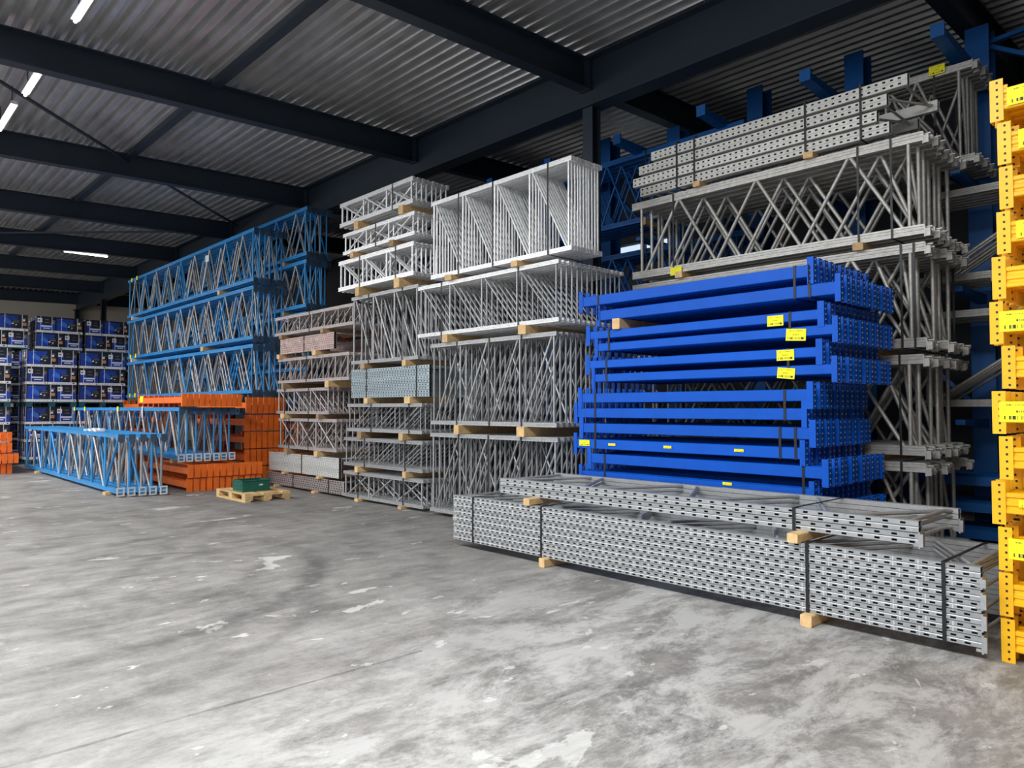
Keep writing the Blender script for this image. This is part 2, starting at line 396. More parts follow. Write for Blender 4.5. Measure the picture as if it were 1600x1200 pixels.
# ------------------------------------------------------------------ storage goods: standing bundles of truss frames
def post_mesh(L, w, h, m):
    """C-section post lying along x, front face with a shallow groove"""
    def f():
        g = h*.16
        prof = [(0, 0), (w, 0), (w, h), (0, h), (0, h-g*1.3), (.006, h-g*1.6), (.006, h*.5+g*.6), (0, h*.5+g*.3), (0, h*.5-g*.3), (.006, h*.5-g*.6), (.006, g*1.6), (0, g*1.3)]
        return prof
    return f()
def foot_mesh(kind, m):
    def f():
        mb = MB()
        if kind == 'claw':      # pressed base plate with ears, seen from its edge
            mb.box((0, -.008, -.035), (.012, .07, .085)); mb.box((.012, -.004, -.03), (.055, .004, .05)); mb.box((.012, .056, -.01), (.05, .064, .075))
            mb.box((.012, .018, .06), (.07, .042, .072)); mb.box((.012, .01, -.028), (.045, .05, -.018)); mb.bar((.03, .0, .02), (.065, .04, .055), .012)
        elif kind == 'shield':  # flat plate with chamfered corners
            mb.ext([(-.02, .07), (-.02, -.05), (.015, -.085), (.055, -.085), (.09, -.05), (.09, .07)][::-1], 0, .012, 'x')
        elif kind == 'shoe':    # floor shoe with holes, made as a frame
            mb.box((0, -.03, -.05), (.014, -.005, .07)); mb.box((0, .075, -.05), (.014, .10, .07)); mb.box((0, -.03, -.07), (.014, .10, -.045)); mb.box((0, -.03, .06), (.014, .10, .085)); mb.box((0, -.005, -.002), (.014, .075, .014))
        return mb.fixed('foot_plate', m)
    return cached(('foot', kind, m), f)

def pattern(pat, L, n, z0, z1, off=0.):
    """brace centre lines in the frame's plane"""
    s = []; b = L/n
    e = .03*L/3
    if pat in ('N', 'I', 'X', 'D'):
        a0 = .06 if L < 5 else .1
        b = (L-2*a0-off)/n
        for i in range(n+1):
            x = a0+off*.5+b*i; s.append((x, z0, x, z1, 1))
        for i in range(n):
            x = a0+off*.5+b*i
            if pat in ('N', 'X'): s.append((x+.05, z1, x+b-.03, z0, 0))
            if pat in ('I', 'X'): s.append((x+.05, z0, x+b-.03, z1, 0))
    elif pat == 'W':
        a0 = .14; s.append((a0, z0, a0, z1, 1)); s.append((L-a0, z0, L-a0, z1, 1))
        b = (L-2*a0-.1)/(2*n)
        for i in range(2*n):
            x = a0+.05+b*i+off
            x1_ = min(x+b, L-a0-.02)
            if i % 2 == 0: s.append((x, z0, x1_, z1, 0))
            else: s.append((x, z1, x1_, z0, 0))
    elif pat == 'V':   # mixed uprights and slopes
        a0 = .1; b = (L-2*a0)/n
        for i in range(n+1):
            x = a0+b*i; s.append((x, z0, x, z1, 1))
        for i in range(n):
            x = a0+b*i
            if (i+int(off*10)) % 2 == 0: s.append((x+.05, z0, x+b-.05, z1, 0))
            else: s.append((x+.05, z1, x+b-.05, z0, 0))
    return s
def strap_mesh(x, y0, y1, z0, z1, w=.02, t=.004, m='strap', lean=0):
    mb = MB()
    mb.bar((x+lean, y0-t, z1), (x, y0-t, z0), t, w, up=(1, 0, 0)); mb.bar((x+lean, y1+t, z1), (x, y1+t, z0), t, w, up=(1, 0, 0))
    mb.box((x-w/2, y0-t, z0-t), (x+w/2, y1+t, z0)); mb.box((x+lean-w/2, y0-t, z1), (x+lean+w/2, y1+t, z1+t))
    return mb.fixed('strap', m)

def bundle(label, x0, x1, z0, z1, y0, n, pitch, pats, bays, pm, bm_, ph=.055, pw=.05, bw=.03, foot=None, straps=(), shift=0., jit=.02,
           group=None, offs=(0,), shiftfn=None, vm=None, rz=0, smat='strap', lean=0):
    """a strapped bundle of rack frames standing on edge side by side"""
    L = x1-x0; t = empty('rack_frame_bundle', (x0, y0, z0), label, 'frame bundle', group, rz)
    hh = z1-z0; prof = post_mesh(L, pw, ph, pm)
    def fm():
        mb = MB()
        mb.ext(prof, 0, L); mb.ext([(p, q+hh-ph) for p, q in prof], 0, L)
        return mb.fixed('upright_frame', pm)
    fme = cached(('frame', round(L, 3), round(hh, 3), pw, ph, pm), fm)
    yb = 0; zl, zr = 0, 0
    for i in range(n):
        dx = shift*i + (R.uniform(-jit, jit) if i else 0)
        y = pitch*i
        fr = put('upright_frame', fme, t, (dx, y, 0))
        pat = pats[i % len(pats)]; off = offs[i % len(offs)]
        for (xa, za, xb, zb, vert) in pattern(pat, L, bays, ph*.7, hh-ph*.7, off):
            mm = (vm if vert and vm else bm_)
            if isinstance(mm, tuple): mm = R.choice(mm)
            strut('brace', mm, fr, (xa, pw*.5, za), (xb, pw*.5, zb), bw, min(bw, pw*.8))
        if foot:
            for kd, zz in ((foot[0], hh-ph), (foot[1], .03 if foot[1] == 'shoe' else 0)):
                if kd: put('foot_plate', foot_mesh(kd, {'shield': 'dull_plate', 'shoe': 'galv_bright'}.get(kd, pm)), fr, (L, 0, zz))
        yb = y+pw
    for sx in straps:
        put('strap', strap_mesh(sx-x0, 0, yb, 0, hh, .022 if L < 5 else .02, m=smat, lean=lean), t)
    return t, yb

BATS = [0]
def batten(x, y0, y1, z0, z1, label, w=.10, m='wood'):
    """squared timber running front to back under a bundle, front end sawn slightly askew"""
    h = z1-z0; mb = MB(); L = y1-y0; k = R.uniform(-.012, .012); c = .007
    prof = [(-w/2+c, 0), (w/2-c, 0), (w/2, c), (w/2, h-c), (w/2-c, h), (-w/2+c, h), (-w/2, h-c), (-w/2, c)]
    mb.ext(prof, 0, L, 'y')
    me = mb.fixed('timber_batten', m)
    for v in me.vertices:
        if v.co.y < .001: v.co.y += k*v.co.x/w*2
    o = put('timber_batten', me, None, (x, y0, z0)); tag(o, label, 'timber', 'timber battens between the bundles')
    BATS[0] += 1
    return o

# perforated posts -----------------------------------------------------------------
def perf_mesh(L, h, d, pitch, hw, hh, phase, m, rows=1, tick=0, lip=(.004, .004)):
    """post along x: front face (towards -y) with real openings, body d deep; tick>0 adds proud pressed ribs every `tick` holes"""
    def f():
        mb = MB(); rh = h/rows
        for r in range(rows):
            zb = r*rh; za = zb+(rh-hh)/2; zc = za+hh; x = 0; k = 0
            xs = []; p = phase*pitch if r % 2 == 0 else (phase+.0)*pitch
            c = p+pitch/2
            while c < L-hw: xs.append(c); c += pitch
            la, lb = lip; sa, sb = .005, .005
            mb.poly([(0, 0, zb+la), (L, 0, zb+la), (L, 0, za), (0, 0, za)]); mb.poly([(0, 0, zc), (L, 0, zc), (L, 0, zb+rh-lb), (0, 0, zb+rh-lb)])
            # rounded edges; wide upper lips get paler steel as a painted highlight
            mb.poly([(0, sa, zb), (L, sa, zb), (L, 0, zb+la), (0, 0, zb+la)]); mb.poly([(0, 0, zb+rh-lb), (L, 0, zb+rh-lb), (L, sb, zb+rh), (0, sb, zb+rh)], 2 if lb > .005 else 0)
            prev = 0
            for c in xs:
                mb.poly([(prev, 0, za), (c-hw/2, 0, za), (c-hw/2, 0, zc), (prev, 0, zc)]); prev = c+hw/2
            mb.poly([(prev, 0, za), (L, 0, za), (L, 0, zc), (prev, 0, zc)])
            if tick:
                for i, c in enumerate(xs):
                    if i % tick == 0 and c-pitch/2 > .01: 
                        a = c-pitch/2
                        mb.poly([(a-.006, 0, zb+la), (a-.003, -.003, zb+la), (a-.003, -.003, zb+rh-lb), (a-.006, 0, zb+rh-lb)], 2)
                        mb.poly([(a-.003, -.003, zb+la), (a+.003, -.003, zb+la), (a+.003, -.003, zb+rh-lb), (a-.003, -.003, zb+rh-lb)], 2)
                        mb.poly([(a+.003, -.003, zb+la), (a+.006, 0, zb+la), (a+.006, 0, zb+rh-lb), (a+.003, -.003, zb+rh-lb)], 2)  # ribs use the paler steel too, a painted highlight
        mb.poly([(0, .005, h), (L, .005, h), (L, d, h), (0, d, h)]); mb.poly([(0, d, 0), (L, d, 0), (L, .005, 0), (0, .005, 0)])
        mb.poly([(L, d, 0), (0, d, 0), (0, d, h), (L, d, h)])
        mb.poly([(0, .04, 0), (L, .04, 0), (L, .04, h), (0, .04, h)], 1)  # black sheet behind the openings paints the shade inside the post
        return mb.mesh('post', [m, 'black', 'galv_highlight'])
    return cached(('perf', round(L, 3), h, d, pitch, hw, hh, round(phase, 2), m, rows, tick, lip), f)

def flat_bundle(label, x0, x1, z0, layers, lh, y0, y1, m, pitch=.08, hw=.026, hh=.012, tick=0, gap=.004, rows=1, straps=(), depth=.06, bays=5, foot=None,
                dxs=None, group=None, braced=None, smat='strap', lips=False, lean=0):
    """rack frames lying flat on one another: front post, rear post and lacing per layer"""
    t = empty('flat_frame_bundle', (x0, y0, z0), label, 'frame bundle', group)
    L = x1-x0
    for i in range(layers):
        dx = dxs[i] if dxs else 0; z = i*(lh+gap)
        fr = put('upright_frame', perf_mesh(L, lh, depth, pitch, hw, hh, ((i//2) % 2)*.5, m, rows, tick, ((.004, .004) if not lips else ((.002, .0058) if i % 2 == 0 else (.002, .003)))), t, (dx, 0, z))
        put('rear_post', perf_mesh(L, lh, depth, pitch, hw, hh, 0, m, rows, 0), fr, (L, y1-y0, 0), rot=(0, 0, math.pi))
        if braced is None or i in braced:
            b = L/bays; ya, yb_ = depth, y1-y0-depth
            for k in range(bays):
                xa = b*k+.12; xb = b*(k+1)-.05
                p, q = ((xa, ya, lh*.55), (xb, yb_, lh*.55)) if k % 2 == 0 else ((xa, yb_, lh*.55), (xb, ya, lh*.55))
                strut('brace', m, fr, p, q, min(.03, lh*.8), .03)
            for xx in (.08, L-.08): strut('brace', m, fr, (xx, ya, lh*.55), (xx, yb_, lh*.55), min(.03, lh*.8), .03)
    hh_ = layers*(lh+gap)
    if foot:
        for (lo, hi, dx) in foot:
            for yy in (0, y1-y0-.055):
                mb = MB(); za, zb = lo*(lh+gap), hi*(lh+gap)
                mb.box((L+dx, yy-.012, za), (L+dx+.012, yy+.085, zb)); mb.box((L+dx+.012, yy-.012, za+.01), (L+dx+.03, yy-.004, zb-.01)); mb.box((L+dx-.03, yy-.012, za+.012), (L+dx, yy-.006, za+.03))
                put('foot_plate', mb.mesh('foot_plate', m), t)
    for sx in straps:
        put('strap', strap_mesh(sx-x0, -.002, y1-y0, -.0, hh_, .024, m=smat, lean=lean), t)
    return t

# load beams -----------------------------------------------------------------------
def beam_meshes(L, h, d, m, style, plate_h, px=.045, pw=.055):
    """(body, end plate) meshes of a load beam lying along x, front face at y=0"""
    def body():
        mb = MB(); c = .006
        if style == 'box':
            pr_ = [(c, 0), (d-c, 0), (d, c), (d, h-c), (d-c, h), (c, h), (0, h-c), (0, c)]
        else:           # stepped section with two pressed ribs
            pr_ = [(c, 0), (d, 0), (d, h), (c, h), (0, h-c), (0, h*.80), (.010, h*.74), (.010, h*.62), (.002, h*.56), (.002, h*.40), (.010, h*.34), (.010, h*.26), (0, h*.2), (0, c)]
        mb.ext(pr_, 0, L); return mb.fixed('beam', m)
    def plate(mir=False):
        mb = MB(); t = .005; z0 = h/2-plate_h/2; z1 = h/2+plate_h/2
        mb.box((0, -.006, z0), (px, -.001, z1)); mb.box((px-t, -.001, z0), (px, pw, z1)); 
        nb = 6 if m == 'yellow' else 5
        for i in range(nb):
            zz = z0+plate_h*(i+.5)/nb
            mb.box((px, pw*.5-.006, zz-.007), (px+.004, pw*.5+.006, zz+.007), 1)
            mb.box((px*.45-.006, -.0075, zz-.007), (px*.45+.006, -.006, zz+.007), 2)  # on yellow plates, black squares paint the dark of punched holes
        if mir:
            mb.v = [(-x, y, z) for x, y, z in mb.v]; mb.f = [f[::-1] for f in mb.f]
        return mb.mesh('end_plate', [m, 'dot' if m == 'blue' else m, 'black' if m == 'yellow' else m])
    return cached(('beam', L, h, d, m, style), body), cached(('plate', h, m, plate_h, px, pw), plate), cached(('plateL', h, m, plate_h, px, pw), lambda: plate(True))
def add_beam(parent, x, y, z, L, h, d, m, style, plate_h, name='beam', top=None, tilt=0, px=.045, pw=.055):
    """beam as a part of parent, or (top=(label, group)) as a thing of its own"""
    b, p, pl = beam_meshes(L, h, d, m, style, plate_h, px, pw)
    if top:
        o = put(name, b, None, (x, y, z)); tag(o, top[0], 'beam', top[1])
    else: o = put(name, b, parent, (x, y, z))
    e = put('end_plate', p, o, (L, 0, 0), rot=(0, tilt, 0)); e2 = put('end_plate', pl, o, (0, 0, 0), rot=(0, -tilt, 0))
    return o
def sticker(parent, x, y, z, w, h, m='tag', name='label_tag', tilt=0):
    mb = MB(); mb.box((0, 0, 0), (w, .002, h))
    return put(name, mb.mesh(name, m), parent, (x, y-.006, z), rot=(0, tilt, 0))

# ================================================================== TOWERS
Y1, Y2, Y3, YR = 6.75, 6.70, 6.65, 7.90
# --- T1: narrow tower left of the middle (from the floor up)
A = 'in the pinkish narrow tower'
flat_bundle('lowest flat pack of grey perforated frames '+A, -14.69, -11.55, .045, 6, .036, Y1, Y1+1.2, 'galv_pink', pitch=.09, hw=.05, hh=.016, straps=(-13.5, -12.1), braced=(5,), bays=4)
flat_bundle('white perforated post pack '+A, -14.58, -11.74, .33, 8, .043, Y1, Y1+1.2, 'galv_white', pitch=.07, hw=.022, hh=.016, gap=.003, straps=(-13.15,), braced=(7,), bays=4)
bundle('frame bundle with X bracing above the white pack '+A, -14.17, -11.83, .80, 1.40, Y1, 10, .115, ('X', 'I'), 3, 'galv_pink', 'galv_pink', straps=(-12.9, -13.7))
bundle('frame bundle with three slopes falling to the right '+A, -14.26, -12.12, 1.49, 1.99, Y1, 11, .11, ('N',), 3, 'galv_pink', 'galv_pink', straps=(-13.9, -12.9))
bundle('frame bundle with rising slopes under the reddish pack '+A, -14.23, -11.42, 2.11, 2.61, Y1, 9, .12, ('I',), 6, 'galv_pink', 'galv_pink', straps=(-13.0,), bw=.026)
flat_bundle('reddish perforated post pack near the top '+A, -14.12, -11.95, 2.70, 8, .036, Y1, Y1+1.2, 'galv_red', pitch=.07, hw=.02, hh=.014, gap=.003, straps=(-13.1,), braced=(7,), bays=3)
bundle('topmost frame bundle with thin rising slopes '+A, -14.39, -11.28, 3.09, 3.47, Y1, 8, .13, ('I',), 6, 'galv_pink', 'galv_pink', straps=(-12.9,), bw=.024)
for x, z0, z1, l in ((-14.2, 0, .045, 'left batten on the floor'), (-12.59, 0, .045, 'right batten on the floor'), (-13.83, .285, .33, 'left batten under the white pack'), (-12.42, .285, .33, 'right batten under the white pack'),
                     (-13.73, .70, .80, 'left batten on the white pack'), (-12.5, .70, .80, 'right batten on the white pack'), (-13.89, 1.40, 1.49, 'left batten above the X-braced bundle'), (-12.44, 1.40, 1.49, 'right batten above the X-braced bundle'),
                     (-13.9, 1.99, 2.11, 'left batten at mid height'), (-12.1, 1.99, 2.11, 'right batten at mid height'), (-14.1, 2.61, 2.70, 'left batten under the reddish bundle'), (-12.6, 2.61, 2.70, 'right batten under the reddish bundle'),
                     (-14.0, 3.012, 3.09, 'left batten on the reddish bundle'), (-12.3, 3.012, 3.09, 'right batten on the reddish bundle')):
    batten(x, Y1-.06, Y1+1.2, z0, z1, l+' '+A, .12, 'wood' if R.random() < .7 else 'woodd')
add_beam(None, -13.6, 7.9, 3.075, 2.7, .12, .05, 'orange', 'box', .125, 'load_beam', top=('single orange load beam glimpsed through the tall grey frames beside the pinkish tower', 'loose orange beam'))
# --- T2
A = 'in the tower beside the pinkish one'
bundle('lowest grey frame bundle, slopes crossing, '+A, -11.50, -9.12, .05, .50, Y2, 13, .095, ('I', 'N', 'N'), 3, 'galv', 'galv', straps=(-11.0, -9.65))
bundle('second grey frame bundle from the floor '+A, -11.49, -9.14, .60, 1.09, Y2, 13, .095, ('I',), 3, 'galv', 'galv', straps=(-10.8, -9.6), bw=.022)
bundle('grey frame bundle under the blueish pack '+A, -11.38, -9.16, 1.20, 1.68, Y2, 13, .095, ('I',), 3, 'galv', 'galv', straps=(-10.6, -9.5), bw=.022)
flat_bundle('blueish pack of perforated posts '+A, -11.24, -8.97, 1.78, 9, .052, Y2, Y2+1.15, 'galv_blue', pitch=.075, hw=.026, hh=.02, gap=.003, straps=(-10.75, -9.3), braced=(8,), bays=3)
bundle('tallest grey frame bundle, above the blueish pack, '+A, -11.26, -9.27, 2.37, 3.55, Y2, 9, .13, ('N',), 3, 'galv', 'galv', straps=(-10.7, -9.7), bw=.034, jit=.05)
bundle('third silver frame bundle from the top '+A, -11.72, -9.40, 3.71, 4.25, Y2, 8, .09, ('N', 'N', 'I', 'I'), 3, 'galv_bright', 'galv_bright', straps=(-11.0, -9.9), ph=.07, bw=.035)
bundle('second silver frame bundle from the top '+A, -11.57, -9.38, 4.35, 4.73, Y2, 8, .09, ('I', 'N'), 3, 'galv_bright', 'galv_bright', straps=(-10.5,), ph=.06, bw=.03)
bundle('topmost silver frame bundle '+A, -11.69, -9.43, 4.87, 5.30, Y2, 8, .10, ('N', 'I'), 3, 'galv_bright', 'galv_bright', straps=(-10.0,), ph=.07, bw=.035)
for x, z0, z1, l in ((-10.98, 0, .05, 'left batten on the floor'), (-9.68, 0, .05, 'right batten on the floor'), (-10.99, .50, .60, 'left batten above the lowest bundle'), (-9.56, .50, .60, 'right batten above the lowest bundle'),
                     (-10.9, 1.09, 1.20, 'left batten above the second bundle'), (-9.66, 1.09, 1.20, 'right batten above the second bundle'), (-10.7, 1.68, 1.78, 'left batten under the blueish pack'), (-9.49, 1.68, 1.78, 'right batten under the blueish pack'),
                     (-10.81, 2.273, 2.37, 'left batten on the blueish pack'), (-9.58, 2.273, 2.37, 'right batten on the blueish pack'), (-11.0, 3.55, 3.71, 'left batten above the tallest bundle'), (-9.8, 3.55, 3.71, 'right batten above the tallest bundle'),
                     (-11.19, 4.25, 4.35, 'left batten under the second bundle from the top'), (-9.96, 4.25, 4.35, 'right batten under the second bundle from the top'), (-11.05, 4.73, 4.87, 'left batten under the topmost bundle'), (-9.69, 4.73, 4.87, 'right batten under the topmost bundle')):
    batten(x, Y2-.05, Y2+.85, z0, z1, l+' '+A, .13, 'wood' if R.random() < .6 else 'woodd')
# --- T3
A = 'in the silver tower beside the blue beams'
bundle('lowest frame bundle, partly hidden, '+A, -8.88, -6.24, .06, 1.23, Y3, 12, .10, ('I', 'I', 'I', 'N'), 4, 'galv', 'galv', straps=(-8.2, -7.55, -6.9), bw=.03)
bundle('second frame bundle from the floor '+A, -8.87, -6.26, 1.36, 2.57, Y3, 12, .10, ('I', 'I', 'I', 'N'), 4, 'galv', 'galv', straps=(-8.24, -7.53, -6.89), bw=.03)
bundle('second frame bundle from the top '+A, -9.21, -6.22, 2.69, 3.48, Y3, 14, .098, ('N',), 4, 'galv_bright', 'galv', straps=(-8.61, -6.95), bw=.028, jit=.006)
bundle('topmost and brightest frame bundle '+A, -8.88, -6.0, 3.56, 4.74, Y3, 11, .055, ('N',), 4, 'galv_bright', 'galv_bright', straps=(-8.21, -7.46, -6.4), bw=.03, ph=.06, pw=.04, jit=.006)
for x, z0, z1, l in ((-8.18, 0, .06, 'left batten on the floor'), (-6.85, 0, .06, 'right batten on the floor'), (-8.18, 1.23, 1.36, 'left batten above the lowest bundle'), (-6.85, 1.23, 1.36, 'right batten above the lowest bundle'),
                     (-8.45, 2.57, 2.69, 'left batten above the second bundle'), (-6.82, 2.57, 2.69, 'right batten above the second bundle'), (-8.38, 3.48, 3.56, 'left batten under the topmost bundle'), (-6.97, 3.48, 3.56, 'right batten under the topmost bundle')):
    batten(x, Y3-.06, Y3+1.1, z0, z1, l+' '+A, .13)
# --- RT
A = 'in the grey tower behind the blue beams'
fx = dict(ph=.095, pw=.06, bw=.042, foot=('claw', 'claw'), jit=.05, offs=(0, .22, .45, .1, .33))
bundle('lowest dull frame bundle '+A, -6.0, -2.45, .08, 1.06, YR, 8, .17, ('W',), 3, 'galv_warm', 'galv_warm', straps=(-2.67,), **fx)
bundle('dull frame bundle second from the floor '+A, -6.0, -2.45, 1.13, 2.14, YR, 8, .17, ('W',), 3, 'galv_warm', 'galv_warm', straps=(-2.67,), **fx)
bundle('third dull frame bundle from the floor '+A, -6.02, -2.42, 2.21, 3.26, YR, 8, .17, ('W',), 3, 'galv_warm', 'galv_warm', straps=(-2.64, -2.52), **fx)
t, _ = bundle('large zigzag frame bundle with yellow label '+A, -6.02, -2.42, 3.34, 4.37, YR, 8, .17, ('W',), 3, 'galv_warm', 'galv_warm', straps=(-5.36, -3.05, -2.72), **fx)
sticker(t, .62, -.012, -.03, .17, .10, 'tag')
for x, z0, z1, l in ((-5.3, 0, .08, 'left batten on the floor'), (-2.95, 0, .08, 'right batten on the floor'), (-5.3, 1.06, 1.13, 'left batten above the lowest bundle'), (-2.95, 1.06, 1.13, 'right batten above the lowest bundle'), (-5.3, 2.14, 2.21, 'left batten half way up'), (-2.95, 2.14, 2.21, 'right batten half way up'),
                     (-5.25, 3.26, 3.34, 'left batten beside the yellow label'), (-3.04, 3.26, 3.34, 'right batten under the zigzag bundle'), (-4.98, 4.37, 4.44, 'left batten under the perforated frames'), (-3.56, 4.37, 4.44, 'right batten under the perforated frames')):
    batten(x, YR-.06, YR+1.35, z0, z1, l+' '+A, .1)
flat_bundle('strapped pack of perforated frames on top '+A, -6.0, -2.85, 4.44, 4, .118, YR, YR+1.0, 'galv_perf', pitch=.075, hw=.03, hh=.018, gap=.030, rows=2, straps=(-5.3, -5.04, -3.61, -3.01), depth=.07, bays=5,
            dxs=(.12, .0, .10, .30), braced=(0, 1, 2, 3))
# galvanised frame lying loose between the layers, sticking out at the right

# ================================================================== DEEP BLUE LOAD BEAMS
# (z of the front beam's underside, left end x, right end x, beam height), top row first
BR = [(2.80, -5.68, -2.97, .115), (2.615, -5.42, -2.72, .115), (2.405, -5.57, -2.88, .09), (2.26, -5.45, -2.75, .09), (2.065, -5.58, -2.90, .09), (1.905, -5.50, -2.76, .09),
      (1.665, -5.70, -2.99, .11), (1.49, -5.77, -3.04, .11), (1.315, -5.68, -2.97, .11), (1.13, -5.78, -3.06, .11), (.965, -5.56, -2.86, .11), (.76, -5.70, -2.98, .11),
      (.575, -5.56, -2.80, .11), (.395, -5.7, -2.98, .11), (.215, -5.56, -2.82, .11), (.05, -5.7, -2.98, .11)]
BN = ['topmost', 'second from the top with three yellow labels' , 'third from the top with two yellow labels', 'fourth from the top', 'fifth from the top with small printed stickers', 'sixth from the top', 'seventh from the top, mostly hidden', 'lowest, standing on floor battens']
BN[1] = 'second from the top with two square yellow labels'
YB = 6.5
for k in range(8):
    rows = BR[2*k:2*k+2]; zlow = rows[1][0]; xmin = min(r[1] for r in rows)
    t = empty('beam_bundle', (xmin, YB, zlow), 'strapped double layer of deep blue beams, %s' % BN[k], 'beam bundle', 'double layers of the deep blue beam stack')
    for j, (z, xa, xb, h) in enumerate(rows):
        if k > 5 and j == 0: pass
        n = 11 if k < 6 else 10
        for i in range(n):
            dx = 0 if i == 0 else R.uniform(-.012, .012)
            y = .122*i
            dxx = dx + (.0 if j == 0 else .0)
            bm_ = add_beam(t, xa-xmin+dxx, y, z-zlow, xb-xa, h, .05, 'blue', 'box', .235 if h < .1 else .25, px=.06 if j == 0 else .05, pw=.062)
            if i == 0:
                fb = bm_
                if k == 1 and j == 0: sticker(fb, -3.36-xa, -.003, -.03, .16, .10, 'barcode', tilt=-.0)
                if k == 1 and j == 1: sticker(fb, -3.18-xa, -.003, -.03, .19, .11, 'barcode', tilt=.07)
                if k == 2: sticker(fb, -3.27-xa, -.003, -.02, .17, .10, 'barcode', tilt=.0 if j == 0 else .1)
                if k == 4 and j == 1:
                    sticker(fb, .04, -.003, .03, .16, .07, 'barcode')
                    for q in (-5.30, -4.55, -3.72): sticker(fb, q-xa, -.003, .045, .10, .028, 'barcode', 'printed_sticker')
                if k == 5 and j == 1: sticker(fb, -3.85-xa, -.003, .08, .10, .03, 'barcode', 'printed_sticker')
    hh = rows[0][0]+rows[0][3]-zlow
    for sx in {0: (-3.09, -2.95, -5.45), 1: (-3.14, -5.29), 2: (-3.16, -5.33), 3: (-3.2, -5.5), 4: (-3.10, -3.25, -5.5), 5: (-3.03, -5.36), 6: (-3.1, -5.3), 7: (-3.1, -5.3)}[k]:
        put('strap', strap_mesh(sx-xmin, 0, .122*10+.05, 0, hh, .024), t)
for k in range(7):
    zt = BR[2*k+1][0]; zb = BR[2*k+2][0]+BR[2*k+2][3]
    if k == 0:
        for x, s in ((-5.16, 'left'),):
            batten(x, YB+(-.04 if (k == 0 and s == 'left') else .3), YB+1.27, zb, zt, '%s batten under the %s double layer of blue beams' % (s, ['topmost', 'second', 'third', 'fourth', 'fifth', 'sixth', 'seventh'][k]), .09)
for x, s in ((-5.16, 'left'), (-3.35, 'right')):
    batten(x, YB, YB+1.3, 0, .05, s+' floor batten under the stack of deep blue beams', .1)

# ================================================================== LONG PERFORATED STACK IN FRONT
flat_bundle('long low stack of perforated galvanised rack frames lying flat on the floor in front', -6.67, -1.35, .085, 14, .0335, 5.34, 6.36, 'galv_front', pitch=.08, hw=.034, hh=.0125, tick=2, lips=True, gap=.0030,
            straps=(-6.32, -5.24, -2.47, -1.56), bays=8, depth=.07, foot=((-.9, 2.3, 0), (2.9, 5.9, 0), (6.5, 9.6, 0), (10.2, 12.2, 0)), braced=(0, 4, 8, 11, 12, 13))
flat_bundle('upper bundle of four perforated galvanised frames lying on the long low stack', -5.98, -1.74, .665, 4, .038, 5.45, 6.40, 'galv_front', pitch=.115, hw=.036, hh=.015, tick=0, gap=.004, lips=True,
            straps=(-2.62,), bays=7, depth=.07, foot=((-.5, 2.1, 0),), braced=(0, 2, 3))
for x, z0, z1, y0, l in ((-5.18, 0, .085, 5.28, 'left pale batten on the floor under the long perforated stack'), (-2.45, 0, .085, 5.26, 'right pale batten on the floor under the long perforated stack'),
                         (-5.42, .596, .665, 5.30, 'pale batten at the left between the long stack and the bundle on it'), (-2.55, .596, .665, 5.27, 'pale batten at the right between the long stack and the bundle on it')):
    batten(x, y0, y0+1.12, z0, z1, l, .09)

# ================================================================== YELLOW LOAD BEAMS AT THE RIGHT EDGE
YX = [-1.196, -1.159, -1.154, -1.173, -1.204, -1.223, -1.162, -1.22, -1.186, -1.232, -1.201, -1.203, -1.198]
ORD = ['topmost', 'second', 'third', 'fourth', 'fifth', 'sixth', 'seventh', 'eighth', 'ninth', 'tenth', 'eleventh', 'twelfth', 'lowest']
YS = {0: (.02, .26, .12, 'barcode'), 1: (.04, .24, .12, 'barcode'), 2: (.10, .2, .10, 'barcode'), 3: (.03, .24, .11, 'barcode'), 5: (-.02, .26, .13, 'barcode'), 7: (-.035, .26, .13, 'barcode'), 9: (.07, .16, .045, 'barcode'), 10: (-.02, .26, .13, 'barcode'), 11: (.08, .2, .12, 'barcode'), 12: (.075, .2, .12, 'barcode')}
for k in range(13):
    z0 = .0+(12-k)*.2875; x0 = YX[k]; ph = .272; h = .135; zb = z0+ph/2-h/2
    for i in range(7):
        o = add_beam(None, x0+(R.uniform(-.02, .02) if i else 0), 5.46+.125*i, zb, 2.6, h, .05, 'yellow', 'step', ph, 'load_beam', px=.075, pw=.07,
                     top=(('front yellow load beam, %s layer, right edge%s' % (ORD[k], ' with a barcode label' if k in YS and YS[k][3] == 'barcode' else ''), 'yellow load beams stacked at the right edge') if i == 0 else
                          ('yellow load beam behind the front one, %s layer' % ORD[k], 'yellow load beams behind the front ones')))
        if i == 0 and k in YS:
            sx, sw, sh, sm = YS[k]; sticker(o, sx, -.003, (h-sh)/2+.005, sw, sh, sm)
    if k:
        pass

